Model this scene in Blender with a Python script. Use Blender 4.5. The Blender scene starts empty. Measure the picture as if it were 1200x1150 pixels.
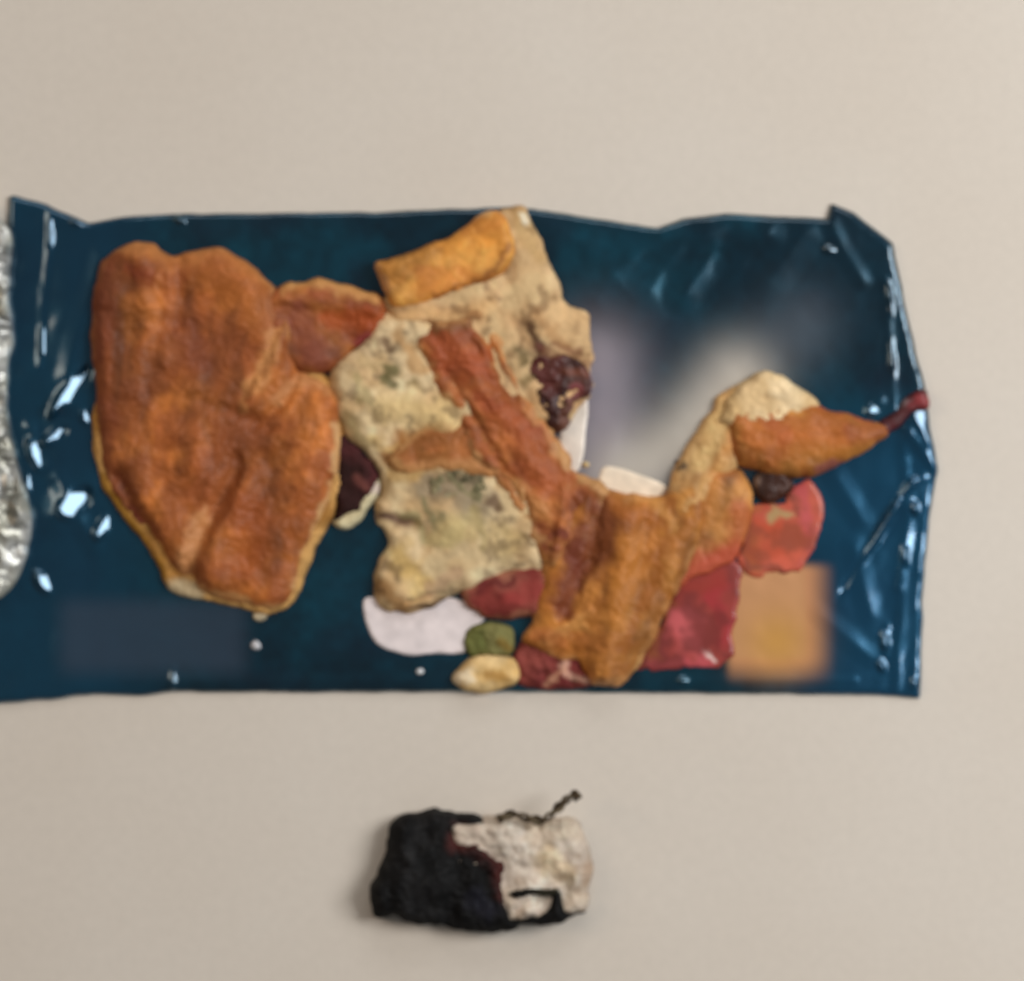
import bpy, math
import numpy as np

# ------------------------------------------------------------------ camera, world, lights
SC = bpy.context.scene
S = 0.0002                    # metres per unit of the plan drawing (the wrapper is about 21 cm long)
CX, CY = 600.0, 575.0         # plan point under the camera
CAM_H = 0.80

def W(p, z=0.0):
    return ((p[0] - CX) * S, (CY - p[1]) * S, z * S)

cam_data = bpy.data.cameras.new("camera")
cam = bpy.data.objects.new("camera", cam_data)
SC.collection.objects.link(cam)
cam.location = (0, 0, CAM_H)
cam.rotation_euler = (0, 0, 0)
cam_data.sensor_width = 36.0
cam_data.lens = 36.0 * CAM_H / (1200 * S)
cam_data.clip_start = 0.05
cam_data.clip_end = 20.0
cam_data.dof.use_dof = True            # the photograph is slightly out of focus everywhere
cam_data.dof.focus_distance = 0.700
cam_data.dof.aperture_fstop = 12.0
SC.camera = cam

world = bpy.data.worlds.new("World")
SC.world = world
world.use_nodes = True
bg = world.node_tree.nodes["Background"]
bg.inputs["Color"].default_value = (0.95, 0.97, 1.0, 1)
bg.inputs["Strength"].default_value = 0.14

def area(name, loc, target, size, power, color, size_y=None):
    d = bpy.data.lights.new(name, 'AREA')
    d.energy = power
    d.color = color
    d.size = size
    if size_y:
        d.shape = 'RECTANGLE'
        d.size_y = size_y
    o = bpy.data.objects.new(name, d)
    SC.collection.objects.link(o)
    o.location = loc
    v = [target[i] - loc[i] for i in range(3)]
    import mathutils
    o.rotation_euler = mathutils.Vector(v).to_track_quat('-Z', 'Y').to_euler()
    return o

LAMP_AT = (0.66, 0.16, 0.70)
area("window_light", LAMP_AT, (0.0, 0, 0), 0.42, 8.2, (0.99, 0.995, 1.0))
area("ceiling_light", (-1.25, 0.45, 1.15), (-0.05, 0, 0), 0.5, 6.6, (1.0, 0.78, 0.58), 0.9)
area("added_sheen_light", (0.25, 1.25, 0.85), (0.05, 0, 0), 1.1, 4.6, (0.93, 0.97, 1.0), 0.45)  # unseen lamp added to put a sheen on the film's folds

SC.view_settings.view_transform = 'Standard'
SC.view_settings.look = 'None'
SC.view_settings.gamma = 1.0
SC.view_settings.exposure = 0.0
SC.cycles.max_bounces = 6
SC.cycles.use_denoising = True

# ------------------------------------------------------------------ numpy helpers
def lin(c):
    c = np.asarray(c, float) / 255.0
    return np.where(c <= 0.04045, c / 12.92, ((c + 0.055) / 1.055) ** 2.4)

def _hash(ix, iy, seed):
    h = (ix.astype(np.int64) * 374761393 + iy.astype(np.int64) * 668265263 + seed * 2147483647) & 0xFFFFFFFF
    h = ((h ^ (h >> 13)) * 1274126177) & 0xFFFFFFFF
    return ((h ^ (h >> 16)) & 0xFFFF) / 65535.0

def vnoise(x, y, seed=0):
    ix = np.floor(x); iy = np.floor(y)
    fx = x - ix; fy = y - iy
    fx = fx * fx * fx * (fx * (fx * 6 - 15) + 10)
    fy = fy * fy * fy * (fy * (fy * 6 - 15) + 10)
    a = _hash(ix, iy, seed); b = _hash(ix + 1, iy, seed)
    c = _hash(ix, iy + 1, seed); d = _hash(ix + 1, iy + 1, seed)
    return (a + (b - a) * fx) * (1 - fy) + (c + (d - c) * fx) * fy

def fbm(x, y, scale, seed=0, octv=4, gain=0.5):
    """fractal noise in about -1..1; scale = size of the largest lumps"""
    t = np.zeros_like(x); amp = 1.0; tot = 0.0; f = 1.0 / scale
    for k in range(octv):
        t += amp * (vnoise(x * f + 17.3 * k, y * f - 9.1 * k, seed + k * 31) * 2 - 1)
        tot += amp; amp *= gain; f *= 2.03
    return t / tot * 1.6

def pores(x, y, cell, seed=0):
    """0..1, 0 in the middle of a pore"""
    X = x / cell; Y = y / cell
    ix = np.floor(X); iy = np.floor(Y)
    best = np.full_like(X, 9.0)
    for dx in (-1, 0, 1):
        for dy in (-1, 0, 1):
            jx = ix + dx; jy = iy + dy
            px = jx + _hash(jx, jy, seed); py = jy + _hash(jx, jy, seed + 7)
            r = 0.45 + 0.75 * _hash(jx, jy, seed + 13)
            best = np.minimum(best, np.hypot(X - px, Y - py) / r)
    return np.clip(best, 0, 1)

def smooth(t):
    t = np.clip(t, 0, 1)
    return t * t * (3 - 2 * t)

def seg_dist(x, y, path):
    p = np.asarray(path, float).reshape(-1, 2)
    if len(p) == 1:
        return np.hypot(x - p[0, 0], y - p[0, 1])
    d = np.full_like(x, 1e9)
    for a, b in zip(p[:-1], p[1:]):
        v = b - a; L = max(v @ v, 1e-9)
        t = np.clip(((x - a[0]) * v[0] + (y - a[1]) * v[1]) / L, 0, 1)
        d = np.minimum(d, np.hypot(x - a[0] - t * v[0], y - a[1] - t * v[1]))
    return d

def rounded(poly, rough=2.0, seed=0, spacing=4.0, sharp=False):
    """closed outline: Catmull-Rom through the corners, resampled, with a ragged edge"""
    p = np.asarray(poly, float)
    n = len(p); out = []
    for i in range(n):
        p0, p1, p2, p3 = p[i - 1], p[i], p[(i + 1) % n], p[(i + 2) % n]
        m = max(2, int(np.hypot(*(p2 - p1)) / spacing))
        for k in range(m):
            t = k / m
            if sharp:
                out.append(p1 + (p2 - p1) * t)
            else:
                out.append(0.5 * ((2 * p1) + (-p0 + p2) * t + (2 * p0 - 5 * p1 + 4 * p2 - p3) * t * t
                                  + (-p0 + 3 * p1 - 3 * p2 + p3) * t ** 3))
    q = np.array(out)
    if rough:
        q = q + np.stack([fbm(q[:, 0], q[:, 1], 22, seed + 5, 3), fbm(q[:, 0], q[:, 1], 22, seed + 55, 3)], 1) * rough
    return q

def inside(x, y, q):
    c = np.zeros(x.shape, bool)
    for (x1, y1), (x2, y2) in zip(q, np.roll(q, -1, 0)):
        if y1 == y2:
            continue
        hit = ((y1 > y) != (y2 > y)) & (x < (x2 - x1) * (y - y1) / (y2 - y1) + x1)
        c ^= hit
    return c

def sdf(x, y, q):
    """positive inside; also the nearest point of the outline"""
    d2 = np.full(x.shape, 1e18); nx = np.zeros(x.shape); ny = np.zeros(x.shape)
    for a, b in zip(q, np.roll(q, -1, 0)):
        v = b - a; L = max(v @ v, 1e-9)
        t = np.clip(((x - a[0]) * v[0] + (y - a[1]) * v[1]) / L, 0, 1)
        qx = a[0] + t * v[0]; qy = a[1] + t * v[1]
        e = (x - qx) ** 2 + (y - qy) ** 2
        m = e < d2
        d2 = np.where(m, e, d2); nx = np.where(m, qx, nx); ny = np.where(m, qy, ny)
    s = np.where(inside(x, y, q), 1.0, -1.0)
    return np.sqrt(d2) * s, nx, ny

def along(x, y, ang, seed):
    """streaky noise, as of baked layers that run in direction ANG (degrees)"""
    a = math.radians(ang)
    wx = x + 9 * fbm(x, y, 60, seed + 301, 2); wy = y + 9 * fbm(x, y, 60, seed + 302, 2)
    u = wx * math.cos(a) + wy * math.sin(a); v = -wx * math.sin(a) + wy * math.cos(a)
    return 0.65 * fbm(u / 5.0, v, 16, seed + 303, 3) + 0.5 * fbm(u / 3.0, v, 42, seed + 304, 2)

def paint(x, y, base, strokes, seed, mottle=0.0, mscale=40, alt=None, warp=5.0, tone=None, dirn=None):
    """surface colour: base, mottling towards ALT, then ragged marks, some of them painted shade"""
    wx = x + warp * fbm(x, y, 18, seed + 101, 3); wy = y + warp * fbm(x, y, 18, seed + 202, 3)
    col = np.tile(lin(base), (len(x), 1))
    if alt is not None:
        m = smooth(0.5 + 0.9 * fbm(x, y, mscale, seed + 3, 5))[:, None]
        col = col * (1 - m) + lin(alt) * m
    if mottle:
        col = col * (1 + mottle * fbm(x, y, 12, seed + 9, 4))[:, None]
    if tone is not None:
        m = (0.6 * smooth(0.15 + 1.4 * fbm(x, y, 42, seed + 41, 3)))[:, None]
        col = col * (1 - m) + lin(tone) * m
    if dirn is not None:
        n = along(x, y, dirn[0], seed)
        col = col * np.clip(1 + 0.42 * n, 0.45, 1.7)[:, None]
    for path, r, rgb, a in strokes:
        d = seg_dist(wx, wy, path)
        w = (a * smooth(1.25 - d / r))[:, None]
        col = col * (1 - w) + lin(rgb) * w
    return np.clip(col, 0.002, 0.95)

# ------------------------------------------------------------------ mesh builders
def link_mesh(name, co, faces, mat, parent=None, col=None, smooth_shade=True):
    me = bpy.data.meshes.new(name)
    me.from_pydata(co, [], faces)
    me.update()
    if col is not None:
        at = me.color_attributes.new("col", 'FLOAT_COLOR', 'POINT')
        at.data.foreach_set("color", np.concatenate([col, np.ones((len(col), 1))], 1).astype(np.float32).ravel())
    if smooth_shade:
        me.polygons.foreach_set("use_smooth", np.ones(len(me.polygons), bool))
    me.materials.append(mat)
    o = bpy.data.objects.new(name, me)
    SC.collection.objects.link(o)
    if parent is not None:
        o.parent = parent
        o.matrix_parent_inverse = parent.matrix_world.inverted()
    return o

def relief(name, q, zfun, mat, parent=None, colfun=None, step=2.5, floor=None, tuck=5.0):
    """closed solid over outline Q: top z = zfun(x, y, d) with d the distance to the edge;
       the side goes down to FLOOR(x, y), tucked in under the rim"""
    x0, y0 = q.min(0) - step; x1, y1 = q.max(0) + step
    gx = np.arange(x0, x1 + step, step); gy = np.arange(y0, y1 + step, step)
    X, Y = np.meshgrid(gx, gy)
    ny_, nx_ = X.shape
    d, px, py = sdf(X.ravel(), Y.ravel(), q)
    ok = (d > -0.35 * step).reshape(ny_, nx_)
    quad = ok[:-1, :-1] & ok[1:, :-1] & ok[:-1, 1:] & ok[1:, 1:]
    idx = np.arange(ny_ * nx_).reshape(ny_, nx_)
    fa = np.stack([idx[:-1, :-1][quad], idx[1:, :-1][quad], idx[1:, 1:][quad], idx[:-1, 1:][quad]], 1)
    used = np.unique(fa)
    remap = -np.ones(ny_ * nx_, int); remap[used] = np.arange(len(used))
    fa = remap[fa]
    x = X.ravel()[used].copy(); y = Y.ravel()[used].copy(); d = d[used]
    e = np.concatenate([fa[:, [0, 1]], fa[:, [1, 2]], fa[:, [2, 3]], fa[:, [3, 0]]])
    key = {}
    es = set(map(tuple, e.tolist()))
    border = [(a, b) for a, b in es if (b, a) not in es]
    bv = np.unique(np.array(border).ravel())
    x[bv] = px[used][bv]; y[bv] = py[used][bv]; d = np.maximum(d, 0); d[bv] = 0
    z = zfun(x, y, d)
    # rim goes down and inwards
    cx = q.mean(0)
    nrm = {}
    nx2 = np.zeros(len(x)); ny2 = np.zeros(len(x))
    for a, b in border:
        ex, ey = x[b] - x[a], y[b] - y[a]
        for v in (a, b):
            nx2[v] += ey; ny2[v] -= ex
    L = np.maximum(np.hypot(nx2, ny2), 1e-6)
    nx2 /= L; ny2 /= L
    # orientation: make it point inwards
    tx, ty = x[bv] + nx2[bv] * 2.0, y[bv] + ny2[bv] * 2.0
    if inside(tx, ty, q).mean() < 0.5:
        nx2 = -nx2; ny2 = -ny2
    fl = floor if floor is not None else (lambda a, b: np.zeros_like(a))
    rings = []
    xs, ys, zs = [x], [y], [z]
    n = len(x)
    prev = {v: v for v in bv.tolist()}
    faces = fa.tolist()
    bottom_z = np.minimum(fl(x[bv], y[bv]), z[bv] - 0.2)
    for k, (f, t) in enumerate(((0.55, 0.15), (1.0, 1.0))):
        xr = x[bv] + nx2[bv] * tuck * t; yr = y[bv] + ny2[bv] * tuck * t
        zr = z[bv] * (1 - f) + bottom_z * f
        xs.append(xr); ys.append(yr); zs.append(zr)
        new = {v: n + i for i, v in enumerate(bv.tolist())}
        for a, b in border:
            faces.append([prev[b], prev[a], new[a], new[b]])
        prev = new; n += len(bv)
    x = np.concatenate(xs); y = np.concatenate(ys); z = np.concatenate(zs)
    co = np.stack([(x - CX) * S, (CY - y) * S, z * S], 1)
    col = None
    if colfun is not None:
        col = colfun(x, y)
    return link_mesh(name, co.tolist(), faces, mat, parent, col)

def thing(name, label, cat, p, z=0.0, group=None):
    o = bpy.data.objects.new(name, None)
    SC.collection.objects.link(o)
    o.location = W(p, z)
    o['label'] = label; o['category'] = cat
    if group:
        o['group'] = group
    o.empty_display_size = 0.01
    bpy.context.view_layer.update()
    return o

def dome(H, R, pw=0.5):
    """edge rounding: 0 at the rim, H inside"""
    return lambda d: H * (1 - (1 - np.clip(d / R, 0, 1)) ** 2) ** pw

# ------------------------------------------------------------------ materials
def material(name, rough=0.5, spec=0.5, metal=0.0, coat=0.0, coat_rough=0.1, grain=0.0, grain_scale=900, bump=0.0, bump_scale=1500, color=None, sss=0.0):
    m = bpy.data.materials.new(name)
    m.use_nodes = True
    nt = m.node_tree; N = nt.nodes; L = nt.links
    b = N["Principled BSDF"]
    b.inputs["Roughness"].default_value = rough
    b.inputs["Specular IOR Level"].default_value = spec
    b.inputs["Metallic"].default_value = metal
    b.inputs["Coat Weight"].default_value = coat
    b.inputs["Coat Roughness"].default_value = coat_rough
    if sss:
        b.inputs["Subsurface Weight"].default_value = sss
        b.inputs["Subsurface Scale"].default_value = 0.002
        b.inputs["Subsurface Radius"].default_value = (1.0, 0.5, 0.25)
    tc = N.new("ShaderNodeTexCoord")
    if color is None:
        src = N.new("ShaderNodeAttribute"); src.attribute_name = "col"
        out = src.outputs["Color"]
    else:
        src = N.new("ShaderNodeRGB"); src.outputs[0].default_value = (*lin(color), 1)
        out = src.outputs[0]
    if grain:
        no = N.new("ShaderNodeTexNoise"); no.inputs["Scale"].default_value = grain_scale; no.inputs["Detail"].default_value = 5
        L.new(tc.outputs["Object"], no.inputs["Vector"])
        mr = N.new("ShaderNodeMapRange")
        mr.inputs["From Min"].default_value = 0.25; mr.inputs["From Max"].default_value = 0.75
        mr.inputs["To Min"].default_value = 1 - grain; mr.inputs["To Max"].default_value = 1 + grain
        L.new(no.outputs["Fac"], mr.inputs["Value"])
        vm = N.new("ShaderNodeVectorMath"); vm.operation = 'SCALE'
        L.new(out, vm.inputs[0]); L.new(mr.outputs["Result"], vm.inputs["Scale"])
        out = vm.outputs["Vector"]
    L.new(out, b.inputs["Base Color"])
    if bump:
        n2 = N.new("ShaderNodeTexNoise"); n2.inputs["Scale"].default_value = bump_scale; n2.inputs["Detail"].default_value = 4
        L.new(tc.outputs["Object"], n2.inputs["Vector"])
        bp = N.new("ShaderNodeBump"); bp.inputs["Strength"].default_value = bump; bp.inputs["Distance"].default_value = 0.0004
        L.new(n2.outputs["Fac"], bp.inputs["Height"])
        L.new(bp.outputs["Normal"], b.inputs["Normal"])
    return m

M_FILM = material("blue_foil_film", rough=0.25, metal=0.5, coat=0.7, coat_rough=0.14, spec=0.5)
M_FILM.node_tree.nodes["Principled BSDF"].inputs["Coat IOR"].default_value = 1.65
M_FILM.node_tree.nodes["Principled BSDF"].inputs["Coat Tint"].default_value = (0.93, 0.98, 1.0, 1)
M_FILM.node_tree.nodes["Principled BSDF"].inputs["Specular Tint"].default_value = (0.45, 0.82, 1.0, 1)
M_PRINT = material("printed_ink_on_film", rough=0.4, coat=0.3, coat_rough=0.15, spec=0.4)
M_CRUST = material("baked_crust", rough=0.58, spec=0.3, grain=0.06, grain_scale=420, bump=0.15, bump_scale=600)
M_CRUMB = material("soft_crumb", rough=0.9, spec=0.15, grain=0.08, grain_scale=900, bump=0.35, bump_scale=1100)
M_FILL = material("sticky_filling", rough=0.5, spec=0.35, grain=0.2, grain_scale=600, bump=0.4, bump_scale=700)
M_SILVER = material("silver_foil", rough=0.42, metal=0.5)
M_CHAR = material("charred_black_crust", rough=0.75, spec=0.12, grain=0.3, grain_scale=700, bump=0.6, bump_scale=900)

# ------------------------------------------------------------------ table
def table_material():
    m = bpy.data.materials.new("pale_table_laminate")
    m.use_nodes = True
    nt = m.node_tree; N = nt.nodes; L = nt.links
    b = N["Principled BSDF"]
    b.inputs["Roughness"].default_value = 0.6
    b.inputs["Specular IOR Level"].default_value = 0.25
    tc = N.new("ShaderNodeTexCoord")
    n1 = N.new("ShaderNodeTexNoise"); n1.inputs["Scale"].default_value = 14; n1.inputs["Detail"].default_value = 3
    n2 = N.new("ShaderNodeTexNoise"); n2.inputs["Scale"].default_value = 420; n2.inputs["Detail"].default_value = 4
    L.new(tc.outputs["Object"], n1.inputs["Vector"]); L.new(tc.outputs["Object"], n2.inputs["Vector"])
    r = N.new("ShaderNodeValToRGB")
    r.color_ramp.elements[0].position = 0.35; r.color_ramp.elements[0].color = (*lin((203, 193, 180)), 1)
    r.color_ramp.elements[1].position = 0.65; r.color_ramp.elements[1].color = (*lin((206, 197, 185)), 1)
    L.new(n1.outputs["Fac"], r.inputs["Fac"])
    mx = N.new("ShaderNodeMapRange"); mx.inputs["To Min"].default_value = 0.95; mx.inputs["To Max"].default_value = 1.05
    L.new(n2.outputs["Fac"], mx.inputs["Value"])
    v = N.new("ShaderNodeVectorMath"); v.operation = 'SCALE'
    L.new(r.outputs["Color"], v.inputs[0]); L.new(mx.outputs["Result"], v.inputs["Scale"])
    L.new(v.outputs["Vector"], b.inputs["Base Color"])
    bp = N.new("ShaderNodeBump"); bp.inputs["Strength"].default_value = 0.06; bp.inputs["Distance"].default_value = 0.0003
    L.new(n2.outputs["Fac"], bp.inputs["Height"]); L.new(bp.outputs["Normal"], b.inputs["Normal"])
    return m

tb = link_mesh("table_top", [(-0.7, -0.6, -0.02), (0.7, -0.6, -0.02), (0.7, 0.6, -0.02), (-0.7, 0.6, -0.02),
                             (-0.7, -0.6, 0), (0.7, -0.6, 0), (0.7, 0.6, 0), (-0.7, 0.6, 0)],
               [(0, 3, 2, 1), (4, 5, 6, 7), (0, 1, 5, 4), (1, 2, 6, 5), (2, 3, 7, 6), (3, 0, 4, 7)],
               table_material(), smooth_shade=False)
tb['kind'] = 'structure'
tb['label'] = 'smooth cream table top under the torn food wrapper'

# ------------------------------------------------------------------ blue wrapper
FILM = [(12, 228), (30, 234), (55, 240), (80, 251), (105, 262), (140, 255), (215, 251), (330, 250), (440, 249), (520, 246), (600, 243),
        (640, 247), (700, 257), (770, 267), (800, 257), (850, 250), (920, 254), (969, 257), (974, 239), (1000, 250), (1045, 285), (1051, 310),
        (1062, 370), (1082, 450), (1090, 505), (1099, 550), (1088, 610), (1081, 690), (1078, 818), (1030, 815), (920, 813), (800, 812),
        (600, 811), (400, 811), (200, 811), (170, 816), (110, 813), (60, 820), (-30, 826), (-34, 700), (-20, 600), (-24, 480), (-6, 400), (8, 300)]
FQ = rounded(FILM, rough=0.8, seed=3, spacing=8.0, sharp=True)

# (path, half width, height, which side is steep)
FOLDS = [
    ([(36, 500), (52, 545)], 12, 3), ([(104, 570), (66, 604)], 30, 5), ([(78, 470), (104, 480)], 20, 3), ([(110, 640), (70, 560)], 16, 3),
    ([(60, 250), (58, 300), (50, 360), (48, 430)], 6, 2.0), ([(120, 300), (90, 400), (80, 440)], 18, 2.5),
    # right end
    ([(1036, 330), (1042, 390), (1046, 480)], 9, 1.3), ([(1078, 470), (1058, 520), (1064, 600), (1056, 700), (1050, 812)], 10, 1.8),
    ([(1082, 560), (1052, 588)], 9, 2), ([(1060, 640), (1052, 690)], 6, 1.8),
    ([(1040, 735), (1036, 765)], 6, 2), ([(1010, 490), (1030, 470)], 12, 3),
    ([(972, 262), (985, 290), (1010, 330)], 14, 2), ([(1062, 476), (1088, 520)], 10, 3), ([(1098, 552), (1060, 500)], 10, 3),
    # upper right: soft swells of the lifted film
    ([(640, 262), (700, 300), (740, 350)], 50, 4.5), ([(775, 275), (720, 320), (700, 350)], 36, 3.8), ([(860, 262), (800, 285), (760, 340)], 28, 3.8), ([(900, 275), (840, 290), (800, 350)], 24, 4), ([(940, 275), (900, 330)], 30, 4),
    ([(905, 262), (870, 310)], 34, 3), ([(830, 262), (800, 340)], 26, 2.4),
    # nicks and the long bottom crease
    ([(204, 780), (204, 812)], 4, 1.5), ([(150, 797), (420, 797), (700, 797), (1000, 797)], 8, 1.4),
    ([(1000, 640), (1020, 720)], 18, 2), ([(980, 560), (1010, 610)], 18, 2), ([(960, 720), (1020, 770)], 16, 2),
]

LAMPS = (np.array(LAMP_AT), np.array((-1.25, 0.45, 1.15)))
# small wrinkle facets, each tilted so that it faces halfway between the window and a viewer above: centre, direction (degrees), half length, half width
FACETS = [(84, 458, -53, 32, 7), (66, 511, -38, 13, 5), (44, 534, 68, 17, 7), (102, 488, 80, 9, 5), (34, 566, 85, 10, 2.5), (88, 590, -52, 19, 12), (122, 617, -62, 16, 6), (52, 682, 62, 15, 6),
          (60, 275, 88, 14, 2.0), (50, 400, 88, 14, 1.8), (92, 262, 20, 6, 3),
          (1022, 481, 0, 7, 7), (973, 294, 20, 7, 4), (212, 258, 60, 5, 3), (616, 252, 30, 6, 4), (1036, 750, 80, 10, 3), (1032, 780, 70, 6, 3), (1060, 650, 85, 9, 2.5), (1072, 596, 80, 7, 2.5),
          (1042, 350, 86, 16, 1.8), (1044, 420, 86, 18, 2.2), (1070, 800, 80, 6, 2), (204, 798, 88, 8, 2), (700, 800, 5, 8, 2), (800, 797, 5, 6, 2), (1019, 640, -58, 62, 3.2, 1), (1062, 572, -50, 14, 3, 1)]
def facet(cx, cy, k=0):
    p = np.array(W((cx, cy)))
    l = LAMPS[k] - p; l /= np.linalg.norm(l)
    v = np.array([0, 0, CAM_H]) - p; v /= np.linalg.norm(v)
    h = l + v
    return -h[0] / h[2], h[1] / h[2]

def film_base(x, y):
    z = 8.0 + 2.2 * fbm(x, y, 120, 11, 2) + 0.35 * fbm(x, y, 34, 12, 2)
    endl = smooth((110 - x) / 60); endr = smooth((x - 1000) / 60)
    z = z + (endl * (1 - endl) * 5)
    z = z + 0.9 * endl * fbm(x, y, 40, 14, 2) + 0.8 * endr * fbm(x * 1.3 + y * 0.5, y, 30, 15, 2)
    for path, r, h in FOLDS:
        d = seg_dist(x, y, path)
        m = d < r * 1.4
        if m.any():
            z[m] += h * np.clip(1 - d[m] / r, 0, 1) ** 1.15
    for cx, cy, ang, hl, hw, *k in FACETS:
        a = math.radians(ang)
        u = (x - cx) * math.cos(a) + (y - cy) * math.sin(a); v = -(x - cx) * math.sin(a) + (y - cy) * math.cos(a)
        r = np.hypot(u / hl, v / hw) + 0.16 * fbm(x, y, 18, 77, 2)
        w = smooth((1.45 - r) / 0.6)
        gx, gy = facet(cx, cy, *k)
        z = z * (1 - w) + w * (13.0 + gx * (x - cx) + gy * (y - cy))
    # pressed seal with fine crimp lines at both ends
    sl = smooth((52 - x) / 8); sr = smooth((x - (1060 + (y - 300) * 0.02)) / 8)
    z = z + 0.12 * np.sin((x + 0.03 * y) * 2 * np.pi / 7.5) * np.clip(sl + sr, 0, 1)
    return z

def film_z(x, y, d):
    return film_base(x, y) * np.clip(0.45 + 0.55 * (1 - (1 - np.clip(d / 7, 0, 1)) ** 2) ** 0.6, 0, 1)

def film_col(x, y):
    col = paint(x, y, (5, 41, 56), [], 21, mottle=0.2, alt=(8, 63, 80), mscale=100)
    m = (0.4 * smooth(fbm(x, y, 80, 25, 3)))[:, None]
    col[:] = col * (1 - m) + lin((24, 28, 46)) * m
    def patch(cx, cy, hx, hy, soft, rgb, a):
        w = smooth((hx - np.abs(x - cx)) / soft + 0.5) * smooth((hy - np.abs(y - cy)) / soft + 0.5)
        w = (w * a)[:, None]
        col[:] = col * (1 - w) + lin(rgb) * w
    tw = (smooth((x - 880) / 120) * smooth((y - 430) / 120) * 0.8)[:, None]
    col[:] = col * (1 - tw) + lin((10, 72, 104)) * tw
    tw = (smooth((230 - x) / 120) * 0.7)[:, None]
    col[:] = col * (1 - tw) + lin((10, 62, 88)) * tw
    patch(180, 746, 108, 42, 34, (66, 80, 98), 0.7)        # pale printed panel, lower left
    # soft white print between the pastries
    def haze(path, r, rgb, a):
        w = (a * np.exp(-(seg_dist(x, y, path) / r) ** 2))[:, None]
        col[:] = col * (1 - w) + lin(rgb) * w
    haze([(850, 450), (935, 385)], 46, (96, 104, 114), 0.75)
    haze([(700, 425), (715, 545)], 52, (184, 170, 178), 0.93)
    haze([(735, 555), (800, 515), (862, 446)], 42, (232, 218, 202), 0.95)
    dx = np.where(x < 912, smooth((x - 846) / 14), smooth((982 - x) / 44)); dy = np.where(y < 730, smooth((y - 655) / 16), smooth((806 - y) / 40))
    w = (dx * dy)[:, None]; col[:] = col * (1 - w) + lin((252, 176, 122)) * w      # orange printed square
    haze([(910, 752)], 36, (250, 178, 84), 0.8)
    return np.clip(col, 0.002, 0.9)

wrap = thing("food_wrapper", "flattened dark blue glossy foil wrapper lying across the pale table", "wrapper", (560, 530))
film = relief("film", FQ, film_z, M_FILM, wrap, film_col, step=3.0, tuck=1.0)

def on_film(x, y):
    q = FQ
    d, _, _ = sdf(x, y, q)
    return film_z(x, y, np.maximum(d, 0))

def printed(name, poly, rgb, strokes=(), seed=0, alt=None, rough=1.0, label=None, t=1.2, mottle=0.12, tone=None):
    q = rounded(poly, rough=rough, seed=seed, spacing=5)
    def colf(x, y):
        c3 = paint(x, y, rgb, strokes, seed, mottle, 30, alt, 9.0)
        if tone is not None:
            m = (0.75 * smooth(0.1 + 1.4 * fbm(x, y, 30, seed + 41, 4)))[:, None]
            c3 = c3 * (1 - m) + lin(tone) * m
        return c3
    o = relief(name, q, lambda x, y, d: on_film(x, y) + t * smooth(d / 3 + 0.3), M_PRINT, wrap, colf, step=2.5,
               floor=lambda x, y: on_film(x, y) - 0.5, tuck=0.5)
    if label:
        o['label'] = label
    return o

printed("printed_letter", [(666, 462), (687, 464), (687, 500), (680, 548), (664, 552), (652, 545), (656, 500)], (226, 214, 200), seed=31)
printed("printed_letter", [(706, 548), (730, 550), (764, 562), (782, 572), (770, 584), (735, 588), (703, 580)], (228, 210, 186), seed=32)
printed("printed_letter", [(427, 702), (429, 728), (437, 748), (452, 760), (478, 767), (515, 766), (545, 764), (556, 740), (575, 712), (520, 700), (450, 700)],
        (222, 210, 208), seed=33, label="white rounded printed letter shape under the mouldy crumb")
printed("printed_fruit", [(868, 606), (890, 594), (915, 590), (930, 570), (948, 562), (958, 580), (959, 615), (952, 650), (938, 668), (900, 672), (868, 668)],
        (186, 84, 62), [([(938, 575), (950, 640)], 14, (186, 78, 80), 0.8), ([(872, 600), (885, 665)], 16, (168, 88, 42), 0.9), ([(900, 615), (910, 650)], 16, (184, 74, 42), 0.8), ([(868, 606), (872, 668), (938, 668)], 6, (128, 62, 44), 0.8), ([(926, 590), (930, 605)], 5, (120, 60, 44), 0.7),
                        ([(905, 600), (918, 606)], 9, (170, 150, 100), 0.8), ([(930, 655), (900, 660)], 10, (206, 92, 66), 0.7), ([(872, 640), (890, 655)], 14, (150, 62, 34), 0.8)], 34, tone=(140, 66, 40), rough=6,
        label="coral red printed fruit beside the pointed pastry horn")
printed("printed_fruit", [(800, 668), (835, 655), (864, 662), (862, 720), (860, 770), (840, 778), (790, 782), (755, 786), (740, 780), (765, 745), (785, 700)],
        (150, 60, 52), [([(785, 720), (770, 770)], 14, (110, 42, 40), 0.7), ([(790, 690), (770, 740), (750, 780)], 12, (140, 74, 40), 0.85), ([(815, 700), (800, 735)], 9, (116, 44, 40), 0.7), ([(835, 680), (850, 740)], 16, (164, 46, 52), 0.7), ([(800, 730), (815, 755)], 18, (206, 96, 98), 0.8),
                        ([(760, 776), (830, 774)], 8, (196, 84, 92), 0.7), ([(826, 772), (834, 770)], 4, (235, 210, 200), 0.9), ([(800, 690), (850, 668)], 16, (150, 52, 40), 0.7)], 35, tone=(112, 42, 38), rough=6,
        label="crimson printed fruit beside the orange square")

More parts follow.
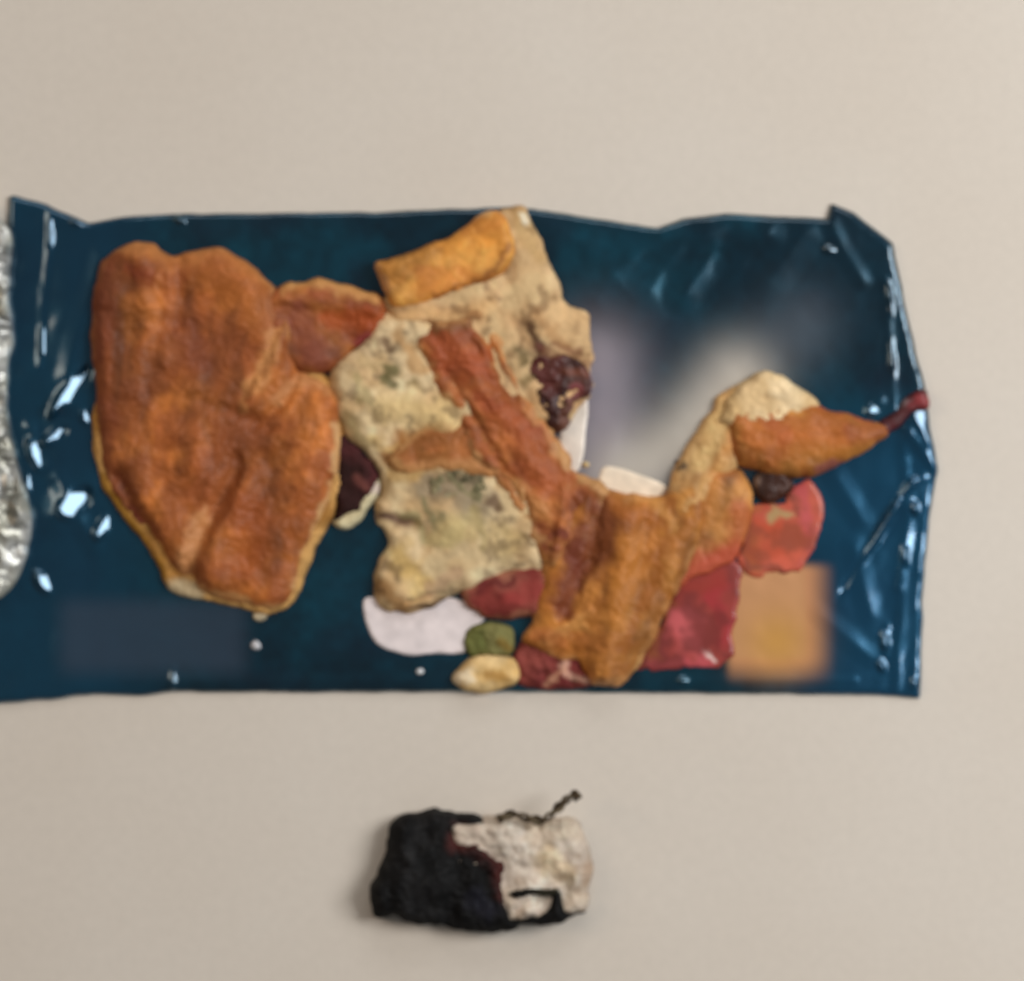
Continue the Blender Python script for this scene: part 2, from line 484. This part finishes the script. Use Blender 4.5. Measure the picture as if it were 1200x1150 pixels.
# ------------------------------------------------------------------ silver foil at the left
sil = [(-40, 250), (6, 262), (16, 290), (12, 340), (17, 400), (10, 450), (14, 500), (22, 545), (36, 585), (40, 625), (32, 660), (14, 690), (-4, 704), (-44, 700), (-60, 480)]
def silver_z(x, y, d):
    c = pores(x + 4 * fbm(x, y, 20, 41), y, 26, 42)
    lump = 16 * np.exp(-((x - 2) / 40) ** 2 - ((y - 620) / 60) ** 2)
    return 15 + dome(10, 14)(d) + lump + 6 * c + 7 * np.abs(fbm(x, y, 30, 43, 2)) - 5 * np.abs(fbm(x, y, 18, 47, 2))
relief_q = rounded(sil, 2.0, 44, 5)
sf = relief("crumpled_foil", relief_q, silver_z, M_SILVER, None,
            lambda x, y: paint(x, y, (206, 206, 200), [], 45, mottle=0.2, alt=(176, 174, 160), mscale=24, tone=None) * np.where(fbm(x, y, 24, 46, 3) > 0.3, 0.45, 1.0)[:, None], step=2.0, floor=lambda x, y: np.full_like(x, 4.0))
sf['label'] = "crumpled silver foil at the left end of the blue wrapper"
sf['category'] = "foil"

# ------------------------------------------------------------------ pastry
def bread(name, parent, poly, z0, H, R, mat, base, alt=None, strokes=(), seed=0, lumps=5.0, fine=1.2, feats=(), porous=0.0, pcell=11,
          mottle=0.18, mscale=40, rough=2.2, step=2.2, tuck=6, tilt=(0, 0), label=None, sink=None, warp=6.0, rim=None, flake=0.0, tone=None, speck=None, dirn=None):
    q = rounded(poly, rough, seed, 4)
    strokes = list(strokes)
    if rim:
        strokes.insert(0, (np.vstack([q, q[:1]]), rim[0], rim[1], rim[2]))
    c = q.mean(0)
    if sink is None:                 # everything on the wrapper is pressed rather flat
        H = H * 0.76; z0 = 7 + (z0 - 7) * 0.76; lumps = lumps * 0.8
    prof = dome(H, R)
    def zf(x, y, d):
        inner = smooth(d / (0.5 * R))
        z = z0 + prof(d) + inner * lumps * fbm(x, y, 60, seed + 1, 3) + (0.4 + 0.6 * inner) * fine * fbm(x, y, 11, seed + 2, 4)
        z = z + tilt[0] * (x - c[0]) + tilt[1] * (y - c[1])
        if porous:
            z = z - porous * (1 - pores(x + 3 * fbm(x, y, 15, seed + 8), y, pcell, seed + 4)) - 0.45 * porous * (1 - pores(x, y, pcell * 0.5, seed + 5))
        wx = x + 3 * fbm(x, y, 24, seed + 71, 3); wy = y + 3 * fbm(x, y, 24, seed + 72, 3)
        if dirn is not None:
            z = z + dirn[1] * inner * along(x, y, dirn[0], seed)
        if flake:
            t = 2.6 * fbm(x, y, 70, seed + 31, 4) + 0.8 * fbm(x, y, 16, seed + 33, 3)
            z = z + flake * inner * (smooth((t - np.floor(t)) / 0.85) - 0.5)
        for path, r, h in feats:
            z = z + h * smooth(1 - seg_dist(wx, wy, path) / r)
        return z
    def colf(x, y):
        c3 = paint(x, y, base, strokes, seed, mottle, mscale, alt, warp, tone, dirn)
        if flake:
            t = 2.6 * fbm(x, y, 70, seed + 31, 4) + 0.8 * fbm(x, y, 16, seed + 33, 3)
            m = (0.22 * smooth(((t - np.floor(t)) - 0.6) / 0.3))[:, None]
            c3 = c3 * (1 - m) + np.minimum(c3 * 1.7 + 0.03, 0.8) * m
        if speck is not None:
            m = smooth((fbm(x, y, 13, seed + 91, 3) - 0.35) / 0.35) * smooth(0.45 + 1.2 * fbm(x, y, 45, seed + 92, 2))
            m = (speck[1] * m)[:, None]
            c3 = c3 * (1 - m) + lin(speck[0]) * m
            m = (0.6 * smooth((fbm(x, y, 24, seed + 95, 3) - 0.15) / 0.5))[:, None]
            c3 = c3 * (1 - m) + np.minimum(c3 * 1.25 + 0.03, 0.75) * m
        return c3
    fl = sink if sink is not None else (lambda x, y: on_film(x, y) - 1.0)
    o = relief(name, q, zf, mat, parent, colf, step=step, floor=fl, tuck=tuck)
    if label:
        o['label'] = label
    return o

GRP = "torn pastry pieces lying on the blue wrapper"

# --- A: the big flat crust at the left
A = thing("pastry_piece", "large flat brown crust piece, leftmost on the blue wrapper", "pastry", (255, 500), 8, GRP)
bread("crumb", A, [(112, 470), (110, 530), (120, 572), (140, 602), (165, 632), (184, 660), (196, 688), (215, 700), (250, 708), (290, 716), (322, 722), (346, 708), (360, 672),
                   (372, 642), (392, 606), (404, 560), (406, 480), (396, 452), (350, 420), (250, 400), (160, 420)],
      9, 14, 12, M_CRUMB, (196, 150, 90), (170, 120, 60), [([(120, 560), (190, 670)], 14, (150, 104, 30), 0.8), ([(205, 690), (225, 700)], 14, (196, 176, 140), 0.9)], 50, lumps=2, porous=3)
bread("crust", A, [(112, 330), (122, 305), (150, 288), (178, 286), (203, 301), (225, 296), (255, 292), (285, 303), (312, 325), (330, 350), (340, 376), (346, 404), (356, 432),
                   (385, 450), (398, 472), (401, 520), (397, 555), (388, 588), (371, 622), (357, 650), (352, 682), (340, 704), (318, 716), (290, 710), (262, 703), (232, 690),
                   (212, 672), (196, 655), (170, 622), (142, 588), (124, 555), (116, 520), (113, 470), (109, 420), (107, 370)],
      12, 30, 40, M_CRUST, (166, 96, 40), (138, 74, 30),
      [([(120, 320), (118, 420), (122, 540), (170, 625)], 22, (112, 52, 26), 0.7), ([(150, 292), (180, 292), (200, 306), (260, 298), (310, 330)], 12, (176, 112, 58), 0.75),  # first mark: reddish left edge, with the side's shade painted in
       ([(250, 320), (290, 340), (310, 380)], 30, (164, 92, 36), 0.6), ([(160, 316), (176, 328)], 12, (116, 44, 22), 0.6), ([(302, 455), (318, 420), (326, 390)], 13, (194, 134, 78), 0.65), ([(285, 480), (300, 440), (330, 400)], 6, (200, 142, 84), 0.4),
       ([(330, 470), (350, 450), (380, 446)], 10, (184, 126, 76), 0.7), ([(240, 600), (226, 640), (214, 685)], 12, (194, 134, 82), 0.75), ([(240, 690), (300, 708), (330, 708)], 6, (192, 140, 84), 0.7),
       ([(398, 500), (390, 575), (362, 640), (350, 690)], 6, (200, 156, 104), 0.8), ([(270, 560), (256, 610)], 14, (160, 90, 44), 0.5), ([(220, 390), (235, 420)], 26, (112, 54, 32), 0.5),
       ([(300, 600), (290, 660)], 30, (150, 74, 26), 0.6), ([(155, 600), (180, 640)], 10, (100, 36, 26), 0.7)], 51, lumps=7, fine=0.35, rim=(6, (186, 132, 80), 0.55), flake=1.6, dirn=(100, 1.6), tone=(132, 68, 32),
      feats=[([(222, 690), (232, 640), (262, 590), (280, 540)], 16, -9), ([(250, 680), (262, 620), (300, 560)], 22, 7), ([(340, 380), (320, 440), (290, 480)], 14, 8), ([(352, 440), (330, 475), (300, 500)], 12, -7),
             ([(390, 470), (360, 500), (320, 520)], 20, 6), ([(170, 310), (176, 380), (160, 460)], 18, 5), ([(215, 310), (210, 380)], 14, -6), ([(140, 560), (190, 640)], 14, -8), ([(240, 470), (320, 500)], 12, -4),
             ([(180, 480), (230, 520), (250, 580)], 18, 3)])

# --- B: upper chunk with the golden end
B = thing("pastry_piece", "cream crumb chunk with a golden yellow crust end at the top edge of the wrapper", "pastry", (590, 380), 8, GRP)
bread("crumb", B, [(446, 352), (462, 340), (520, 300), (574, 250), (600, 243), (622, 251), (640, 300), (664, 350), (690, 378), (695, 418), (691, 450), (684, 478), (660, 500),
                   (620, 500), (560, 450), (520, 412), (480, 392), (455, 376)],
      7, 27, 24, M_CRUMB, (204, 168, 122), (184, 146, 102),
      [([(605, 252), (630, 300)], 14, (176, 142, 92), 0.6), ([(460, 372), (520, 372), (572, 364)], 10, (206, 164, 112), 0.7), ([(500, 385), (560, 372)], 7, (130, 80, 40), 0.7),  # last mark: shade line painted below the golden crust
       ([(622, 384), (632, 400), (626, 416)], 7, (70, 42, 30), 0.9), ([(650, 402), (672, 412)], 6, (110, 62, 44), 0.7), ([(608, 412), (614, 420)], 7, (92, 78, 46), 0.8), ([(630, 372), (660, 400)], 8, (150, 104, 60), 0.5), ([(612, 448), (620, 440)], 8, (100, 84, 48), 0.7),
       ([(630, 410), (650, 425), (680, 430)], 13, (96, 48, 36), 0.8), ([(610, 250), (616, 256)], 5, (226, 214, 186), 0.9)], 60, lumps=5, porous=1.8, fine=0.7, pcell=13, tone=(206, 178, 132), rough=4, tuck=3, speck=((104, 72, 46), 0.55), feats=[([(600, 280), (640, 400)], 26, 7), ([(460, 378), (560, 372)], 9, 5)])  # small cream mark at the top: a painted highlight
bread("filling_or_gap_shade", B, [(614, 428), (636, 416), (662, 420), (686, 430), (689, 456), (676, 474), (664, 500), (645, 508), (630, 480), (618, 452)],
      27, 9, 8, M_FILL, (84, 38, 32), (52, 24, 20), [([(664, 436), (684, 440)], 9, (110, 56, 34), 0.7), ([(622, 440), (630, 460)], 7, (86, 80, 52), 0.6), ([(668, 462), (676, 458)], 8, (140, 66, 70), 0.6)],
      61, lumps=6, fine=2.5, porous=4.5, pcell=11, rough=6, tone=(116, 70, 50))
bread("crust", B, [(440, 315), (458, 305), (492, 293), (524, 279), (548, 263), (566, 251), (582, 250), (595, 262), (604, 284), (602, 306), (578, 328), (548, 341), (509, 355), (466, 365), (452, 348)],
      26, 20, 13, M_CRUST, (200, 140, 66), (186, 122, 48),
      [([(437, 305), (450, 345)], 9, (182, 132, 88), 0.8), ([(445, 300), (524, 270), (570, 246)], 6, (196, 150, 96), 0.7), ([(575, 262), (590, 284), (590, 302)], 10, (186, 118, 40), 0.6),
       ([(600, 288), (580, 322), (510, 352)], 5, (124, 74, 32), 0.7)], 62, lumps=4, fine=0.3, tuck=4, flake=1.0, dirn=(-25, 1.2), tone=(172, 100, 40))

# --- C: long middle piece with the mould
Cc = thing("pastry_piece", "long mouldy middle piece with a rust brown crust band running down its length", "pastry", (530, 540), 8, GRP)
bread("crumb", Cc, [(384, 440), (396, 425), (424, 402), (440, 372), (480, 366), (530, 376), (560, 420), (595, 500), (645, 560), (642, 664), (592, 674), (548, 696), (500, 713), (468, 719), (444, 715), (437, 692), (445, 655), (455, 628),
                    (440, 604), (447, 572), (437, 545), (424, 528), (404, 512), (392, 480)],
      7, 29, 26, M_CRUMB, (216, 190, 148), (192, 160, 116),
      [([(458, 540), (480, 520), (520, 506), (570, 505)], 16, (158, 102, 48), 0.95), ([(500, 530), (560, 528), (590, 550)], 12, (170, 110, 58), 0.9), ([(452, 412), (448, 400)], 9, (84, 52, 34), 0.8),  # last mark: painted shadow where the crust arm ends
       ([(470, 400), (490, 430)], 14, (176, 130, 78), 0.7), ([(452, 440), (458, 446)], 9, (96, 92, 56), 0.85), ([(484, 452), (490, 456)], 7, (124, 104, 60), 0.7), ([(404, 490), (430, 524)], 14, (150, 132, 90), 0.7), ([(450, 480), (520, 490)], 26, (214, 184, 128), 0.8),
       ([(420, 420), (440, 432)], 10, (176, 150, 104), 0.6), ([(440, 520), (470, 530)], 9, (216, 182, 120), 0.6), ([(420, 450), (430, 470)], 8, (150, 136, 90), 0.6),
       ([(524, 556), (560, 556)], 10, (52, 50, 32), 0.85), ([(505, 572), (545, 575), (565, 596)], 24, (126, 112, 90), 0.8), ([(522, 628), (540, 614)], 22, (190, 172, 118), 0.7), ([(580, 588), (592, 590)], 9, (84, 58, 38), 0.85),
       ([(616, 634)], 7, (92, 64, 34), 0.8), ([(448, 606), (476, 610)], 12, (92, 62, 56), 0.85), ([(500, 590), (512, 610)], 8, (112, 112, 78), 0.7), ([(470, 650), (490, 680)], 20, (200, 166, 100), 0.8),  # maroon mark: shadow painted into the left notch
       ([(446, 690), (470, 706)], 12, (160, 116, 68), 0.7), ([(500, 690), (540, 672)], 10, (176, 140, 110), 0.6), ([(580, 620), (600, 640)], 18, (180, 154, 104), 0.7), ([(478, 708), (530, 702)], 6, (64, 36, 26), 0.8),
       ([(560, 600), (566, 640)], 9, (150, 132, 84), 0.6), ([(480, 600), (500, 630)], 9, (150, 142, 98), 0.6), ([(460, 560), (500, 548)], 12, (172, 136, 80), 0.7)],
      71, lumps=6, porous=1.8, fine=0.7, pcell=13, tone=(210, 188, 146), rough=3.5, tuck=4, warp=8, speck=((92, 72, 50), 0.5), feats=[([(532, 615)], 44, 7), ([(480, 705), (560, 692)], 7, -8), ([(446, 610), (482, 614)], 13, -9), ([(440, 470), (520, 490)], 26, 5), ([(460, 552), (500, 540), (560, 545)], 10, -6)])
bread("crust", Cc, [(455, 542), (468, 522), (492, 506), (522, 500), (556, 494), (600, 510), (622, 560), (612, 600), (588, 564), (556, 556), (510, 552), (476, 556)],
      30, 10, 16, M_CRUST, (160, 96, 46), (144, 78, 34), [([(470, 532), (500, 514), (560, 506)], 10, (138, 82, 34), 0.8), ([(480, 548), (556, 546), (600, 575)], 10, (186, 130, 78), 0.8)], 77, lumps=3, fine=0.4, dirn=(-20, 1.0), rough=3, tuck=1, flake=1.5, rim=(9, (186, 140, 86), 0.7), warp=8, tone=(132, 84, 34))
bread("mould", Cc, [(508, 562), (522, 552), (545, 552), (562, 560), (572, 578), (560, 590), (540, 584), (524, 592), (512, 582)],
      37, 2, 8, M_CRUMB, (150, 138, 104), (104, 98, 70), [([(530, 556), (556, 560)], 7, (48, 46, 30), 0.9), ([(520, 580)], 7, (150, 142, 122), 0.7)], 72, lumps=1, fine=1.5, porous=4, pcell=7, rough=5)
bread("filling_or_gap_shade", Cc, [(540, 694), (558, 676), (600, 664), (634, 660), (646, 690), (640, 720), (602, 726), (566, 720)],
      10, 18, 18, M_CRUMB, (136, 58, 52), (116, 48, 42), [([(560, 690), (600, 676)], 8, (86, 32, 32), 0.7), ([(600, 700), (630, 690)], 12, (150, 60, 56), 0.6)], 73, lumps=3, fine=1.6, rough=4, rim=(8, (168, 116, 88), 0.6), tone=(150, 84, 70))
bread("filling_or_gap_shade", Cc, [(396, 505), (420, 520), (440, 545), (446, 566), (432, 592), (412, 606), (392, 612), (394, 560)], 9, 11, 12, M_CRUMB, (70, 34, 34), (46, 26, 24), [([(420, 560), (430, 570)], 8, (120, 70, 62), 0.6)], 78, lumps=4, fine=2, porous=1, rough=4, tuck=1)  # dark lump standing in for the shade in the gap beside A
bread("rim", Cc, [(390, 612), (406, 600), (424, 582), (434, 562), (446, 560), (448, 574), (438, 592), (424, 608), (404, 620)],
      9, 12, 7, M_CRUMB, (206, 196, 160), (190, 172, 130), [([(432, 570), (442, 572)], 8, (216, 196, 188), 0.7)], 74, lumps=1, porous=2, tuck=2)
bread("crust", Cc, [(312, 352), (335, 332), (352, 328), (385, 330), (420, 338), (446, 350), (456, 372), (452, 396), (430, 402), (404, 424), (376, 440), (348, 436), (318, 400)],
      10, 24, 16, M_CRUST, (170, 102, 48), (144, 76, 34),
      [([(335, 338), (380, 332), (440, 350)], 10, (188, 134, 76), 0.9), ([(390, 372), (440, 380)], 18, (164, 72, 26), 0.7), ([(425, 400), (442, 402)], 10, (134, 52, 52), 0.85), ([(350, 370), (372, 420)], 20, (132, 70, 50), 0.7)],
      76, lumps=5, fine=0.3, rough=3, tuck=2, flake=1.2, dirn=(10, 1.6), tone=(120, 52, 30), feats=[([(340, 352), (440, 366)], 14, 5)])
bread("crust", Cc, [(478, 394), (500, 380), (530, 370), (562, 376), (586, 392), (596, 414), (600, 440), (624, 470), (652, 508), (676, 548), (698, 562), (712, 582),
                    (704, 606), (684, 622), (664, 648), (640, 662), (624, 640), (606, 606), (578, 568), (548, 540), (540, 506), (526, 482), (506, 462), (496, 430), (486, 412)],
      24, 18, 26, M_CRUST, (164, 98, 46), (142, 76, 34),
      [([(520, 410), (560, 430)], 20, (160, 76, 38), 0.7), ([(560, 470), (620, 500)], 14, (142, 62, 28), 0.7), ([(480, 392), (512, 384), (560, 380)], 10, (120, 74, 40), 0.8),  # last mark: shade under B painted on the band's upper end
       ([(600, 500), (640, 560)], 26, (166, 88, 44), 0.6), ([(660, 570), (690, 580)], 14, (172, 96, 50), 0.6), ([(655, 630), (684, 640)], 18, (108, 44, 32), 0.85), ([(636, 650), (640, 700)], 14, (152, 100, 48), 0.85),
       ([(672, 600), (650, 690)], 6, (180, 110, 60), 0.6), ([(590, 570), (632, 600)], 16, (180, 120, 66), 0.8), ([(684, 585), (700, 610)], 14, (112, 54, 24), 0.8), ([(488, 410), (500, 450), (530, 480)], 9, (186, 140, 90), 0.7),
       ([(592, 420), (620, 470), (650, 520)], 7, (180, 112, 62), 0.7), ([(536, 450), (552, 470)], 9, (180, 112, 64), 0.5)], 75, lumps=8, fine=0.5, rough=7, dirn=(56, 2.2), tuck=1, rim=(12, (186, 142, 90), 0.7), warp=10,
      flake=2.0, tone=(126, 58, 30), feats=[([(520, 380), (570, 460), (640, 560)], 18, 5), ([(560, 380), (600, 470)], 9, -6), ([(660, 570), (648, 700)], 10, 6), ([(520, 430), (570, 520), (620, 600)], 9, -5), ([(560, 400), (580, 440)], 10, 5)])

# --- D: golden lower piece
D = thing("pastry_piece", "golden crust piece at the bottom edge of the wrapper, beside the cream nut crumb", "pastry", (720, 690), 8, GRP)
bread("filling_or_gap_shade", D, [(600, 764), (622, 748), (660, 752), (684, 770), (700, 800), (664, 808), (612, 806), (600, 790)],
      9, 16, 14, M_CRUMB, (128, 62, 54), (108, 44, 44), [([(660, 770), (668, 790), (690, 800)], 5, (206, 160, 136), 0.8), ([(640, 800), (664, 784)], 4, (190, 140, 110), 0.7), ([(620, 770), (640, 780)], 9, (140, 70, 62), 0.6)],
      80, lumps=3, fine=2.5, porous=4)
bread("crust", D, [(634, 668), (644, 626), (664, 590), (692, 568), (730, 574), (770, 580), (806, 566), (828, 590), (816, 640), (794, 690), (770, 738), (742, 790), (716, 805), (692, 800), (676, 774), (650, 770), (616, 752),
                   (620, 728), (630, 700)],
      14, 26, 26, M_CRUST, (184, 122, 54), (160, 98, 38),
      [([(692, 585), (712, 615), (690, 660)], 30, (110, 54, 20), 0.95), ([(675, 630), (660, 710)], 20, (106, 46, 30), 0.9), ([(730, 600), (760, 600)], 16, (150, 82, 24), 0.6), ([(740, 640), (720, 720)], 20, (184, 116, 42), 0.6),  # maroon mark: shade painted down the left side by the gap
       ([(790, 590), (765, 680), (730, 760)], 7, (146, 84, 28), 0.7), ([(770, 590), (790, 620)], 10, (186, 130, 62), 0.6), ([(640, 750), (690, 720)], 7, (190, 134, 74), 0.6), ([(630, 740), (660, 750)], 10, (170, 98, 48), 0.6),
       ([(700, 798), (730, 796)], 8, (196, 140, 84), 0.6), ([(690, 700), (700, 760)], 12, (160, 94, 34), 0.5)], 81, lumps=7, fine=0.3, dirn=(107, 2.4), rough=3.5, tuck=2, rim=(6, (190, 138, 84), 0.45), flake=1.4, tone=(142, 80, 28),
      feats=[([(700, 590), (690, 660), (660, 720)], 15, -8), ([(735, 600), (725, 690), (705, 790)], 24, 8), ([(640, 745), (690, 715)], 10, 4), ([(650, 765), (680, 740)], 8, -4)])

# --- E: pointed horn with the ridge running down to D
E = thing("pastry_piece", "pointed orange brown pastry horn, rightmost on the wrapper, with a long tan fold", "pastry", (880, 560), 8, GRP)
bread("fold", E, [(812, 560), (826, 545), (862, 548), (884, 580), (872, 632), (848, 662), (812, 676), (786, 690), (784, 650), (796, 600)],
      11, 15, 34, M_CRUST, (184, 124, 62), (164, 100, 46), [([(830, 570), (850, 630)], 22, (190, 126, 62), 0.6), ([(870, 600), (860, 650)], 16, (164, 82, 38), 0.8), ([(800, 672), (850, 655)], 26, (176, 74, 50), 0.85)], 90, lumps=5, fine=0.3, dirn=(110, 1.5), tuck=2, rough=3, flake=1.5, tone=(196, 138, 78))
bread("filling_or_gap_shade", E, [(884, 560), (900, 550), (922, 554), (928, 572), (914, 586), (896, 590), (884, 578)], 10, 14, 9, M_FILL, (48, 24, 16), (66, 34, 20), [([(884, 560), (880, 580)], 6, (190, 160, 140), 0.5)], 91, lumps=1, fine=2)
bread("ridge", E, [(836, 474), (866, 450), (884, 466), (870, 510), (864, 548), (840, 574), (816, 612), (794, 660), (776, 710), (752, 770), (728, 798), (716, 790), (738, 744), (760, 690), (774, 630), (784, 580), (800, 534)],
      13, 20, 26, M_CRUST, (192, 144, 88), (182, 124, 62),
      [([(870, 455), (840, 500), (820, 540)], 16, (204, 166, 108), 0.85), ([(800, 580), (770, 680), (735, 780)], 12, (184, 122, 50), 0.8), ([(826, 560), (800, 640), (770, 720)], 6, (206, 156, 92), 0.6),
       ([(780, 640), (750, 740)], 5, (140, 84, 28), 0.6), ([(795, 540), (800, 546)], 5, (60, 44, 30), 0.9)], 92, lumps=5, fine=0.3, dirn=(114, 2.0), rough=3.5, tuck=2, flake=1.8, tone=(206, 168, 112), rim=(8, (204, 160, 104), 0.5))
bread("crumb", E, [(838, 500), (846, 472), (866, 449), (888, 436), (914, 439), (938, 456), (960, 476), (930, 500), (880, 500)], 12, 28, 14, M_CRUMB, (226, 200, 158), (208, 176, 126), (), 93, lumps=3, porous=3, tone=(196, 160, 108), rough=3)
bread("crust", E, [(850, 514), (847, 488), (858, 472), (880, 462), (905, 460), (925, 466), (946, 470), (976, 484), (1010, 492), (1038, 498), (1034, 514), (1010, 528), (985, 542), (962, 556), (932, 560), (896, 554), (864, 546), (853, 532)],
      14, 22, 26, M_CRUST, (168, 112, 52), (148, 94, 38),
      [([(900, 500), (915, 514)], 15, (164, 80, 42), 0.5), ([(860, 480), (900, 470), (940, 480)], 8, (196, 132, 58), 0.7), ([(960, 478), (1020, 496)], 6, (166, 78, 50), 0.7), ([(1000, 510), (1034, 506)], 14, (134, 66, 34), 0.7),
       ([(930, 530), (980, 530)], 14, (166, 98, 30), 0.6), ([(854, 500), (858, 540)], 8, (142, 76, 28), 0.7), ([(955, 552), (985, 542)], 8, (128, 66, 70), 0.7)], 94, lumps=6, fine=0.3, rough=3, tuck=3, flake=1.2, dirn=(12, 2.0), tone=(150, 76, 30))
bread("tip", E, [(1028, 496), (1046, 482), (1060, 466), (1078, 458), (1087, 466), (1086, 482), (1066, 488), (1048, 504), (1034, 512)], 10, 14, 8, M_FILL, (92, 36, 40), (70, 28, 30),
      [([(1070, 470), (1084, 474)], 9, (134, 44, 46), 0.8), ([(1046, 478), (1056, 470)], 6, (140, 124, 126), 0.7)], 95, lumps=1, tuck=2)

# ------------------------------------------------------------------ loose crumbs
def crumb_thing(name, label, cat, poly, z0, H, R, mat, base, alt, strokes, seed, **k):
    o = bread(name, None, poly, z0, H, R, mat, base, alt, strokes, seed, **k)
    o['label'] = label; o['category'] = cat
    return o

crumb_thing("nut_crumb", "pale cream nut crumb at the bottom edge of the wrapper", "crumb", [(528, 798), (540, 780), (556, 768), (586, 766), (606, 774), (610, 794), (598, 806), (570, 811), (545, 809)], 9, 22, 16, M_CRUMB,
            (222, 190, 136), (204, 164, 100), [([(575, 785), (590, 790)], 7, (160, 116, 56), 0.7), ([(535, 800), (550, 790)], 9, (230, 214, 186), 0.7)], 110, lumps=3, fine=1.5)
crumb_thing("green_morsel", "olive green morsel above the pale cream nut crumb", "morsel", [(544, 760), (552, 736), (566, 726), (596, 728), (604, 748), (600, 768), (570, 770), (552, 770)], 9, 14, 8, M_CRUMB,
            (112, 112, 62), (92, 94, 50), [([(590, 750), (600, 756)], 8, (120, 92, 36), 0.7)], 111, lumps=5, fine=2, rough=4, porous=3, tone=(128, 120, 76))
for i, (x, y, r, c) in enumerate([(306, 722, 8, (186, 170, 140)), (301, 757, 6, (206, 204, 206)), (491, 787, 5, (214, 214, 214)), (687, 546, 5, (206, 180, 130)), (795, 543, 5, (70, 48, 34)), (690, 452, 6, (190, 160, 110))]):
    a = np.linspace(0, 2 * np.pi, 9)[:-1]
    labels = ["beige flake just below the big flat crust", "small white flake below the tip of the big flat crust", "tiny white flake under the white rounded letter", "tan flake beside the white upright letter",
              "dark speck above the white slanted letter", "tan flake at the right edge of the upper crumb chunk"]
    crumb_thing("loose_flake", labels[i], "flake", np.stack([x + r * np.cos(a) * 1.1, y + r * np.sin(a) * 0.85], 1), 9, 8, 5, M_CRUMB, c, None, (), 120 + i, lumps=0, fine=1.5, rough=2, tuck=1, step=1.6)

# ------------------------------------------------------------------ black and cream lump
on_table = lambda x, y: np.full_like(x, 0.0)
K = thing("burnt_lump", "burnt black and cream pastry lump lying on the table below the wrapper", "burnt lump", (565, 1010), 0)
bread("crumb", K, [(520, 966), (555, 958), (590, 954), (630, 960), (658, 956), (676, 966), (688, 990), (694, 1020), (690, 1042), (684, 1062), (660, 1074), (620, 1082), (580, 1080), (540, 1050)],
      4, 37, 18, M_CRUMB, (200, 186, 170), (184, 168, 152), [([(585, 958), (640, 962)], 6, (120, 104, 80), 0.6), ([(640, 1000), (660, 1020)], 18, (206, 182, 144), 0.6), ([(690, 1010), (692, 1040)], 8, (170, 146, 124), 0.7)],
      130, lumps=8, porous=4, pcell=14, sink=on_table, rough=4, fine=0.8, flake=1.2, tone=(190, 170, 146), speck=((146, 120, 96), 0.4), feats=[([(600, 990), (650, 1000), (676, 1030)], 18, 6), ([(604, 1064), (640, 1046)], 8, -8)])
bread("black_crust", K, [(470, 952), (500, 949), (540, 952), (575, 956), (584, 962), (556, 965), (530, 974), (552, 978), (572, 984), (582, 1000), (596, 1004), (594, 1030), (600, 1056), (606, 1072), (634, 1062), (645, 1044), (656, 1037), (664, 1050), (672, 1062), (686, 1061), (664, 1076), (630, 1084), (590, 1090), (545, 1091), (500, 1081), (460, 1074), (438, 1066), (438, 1044), (446, 1018), (453, 980)],
      6, 40, 18, M_CHAR, (24, 23, 23), (15, 14, 14), [([(540, 978), (572, 986), (592, 1012), (598, 1040)], 18, (70, 32, 28), 0.85), ([(560, 1050), (570, 1060)], 16, (30, 30, 40), 0.6)], 131, lumps=8, fine=1.4, sink=on_table, mottle=0.3, rough=4.5, flake=2, tone=(12, 12, 12), rim=None,
      feats=[([(480, 960), (470, 1060)], 14, 5), ([(540, 960), (530, 1070)], 18, -5), ([(580, 1010), (590, 1070)], 12, 6)])
bread("black_crust", K, [(596, 1042), (625, 1036), (655, 1036), (656, 1046), (630, 1046), (604, 1052)], 25, 20, 6, M_CHAR, (40, 38, 26), (22, 20, 16), (), 132, lumps=1, sink=on_table, tuck=1)

def tube(name, pts, radii, mat, parent, rgb, seg=7, seed=0):
    P = np.array(pts, float); n = len(P)
    T = np.gradient(P, axis=0); T /= np.linalg.norm(T, axis=1)[:, None]
    co = []
    for i in range(n):
        u = np.cross(T[i], (0, 0, 1.0)); u /= max(np.linalg.norm(u), 1e-6); v = np.cross(T[i], u)
        for k in range(seg):
            a = 2 * math.pi * k / seg
            p = P[i] + radii[i] * (math.cos(a) * u + math.sin(a) * v)
            co.append(((p[0] - CX) * S, (CY - p[1]) * S, p[2] * S))
    fa = [[i * seg + k, i * seg + (k + 1) % seg, (i + 1) * seg + (k + 1) % seg, (i + 1) * seg + k] for i in range(n - 1) for k in range(seg)]
    fa.append(list(range(seg))); fa.append([(n - 1) * seg + k for k in range(seg)])
    col = np.tile(lin(rgb), (len(co), 1))
    return link_mesh(name, co, fa, mat, parent, col)

ctrl = np.array([(584, 956, 42), (600, 949, 45), (620, 955, 47), (636, 958, 49), (650, 946, 50), (662, 934, 50), (672, 926, 52), (676, 931, 52)], float)
tt = np.linspace(0, len(ctrl) - 1, 60)
base = np.stack([np.interp(tt, np.arange(len(ctrl)), ctrl[:, k]) for k in range(3)], 1)
tan = np.gradient(base, axis=0); tan /= np.linalg.norm(tan, axis=1)[:, None]
side = np.cross(tan, (0, 0, 1.0))
for k in range(2):
    ph = tt * 3.6 + k * math.pi
    off = side * (2.8 * np.cos(ph))[:, None] + np.array([0, 0, 1.0]) * (3.2 * np.sin(ph))[:, None]
    tube("twisted_strand", base + off, 2.7 + 0.8 * np.sin(tt * 3 + k), M_CHAR, K, (66, 54, 40) if k else (92, 80, 62))
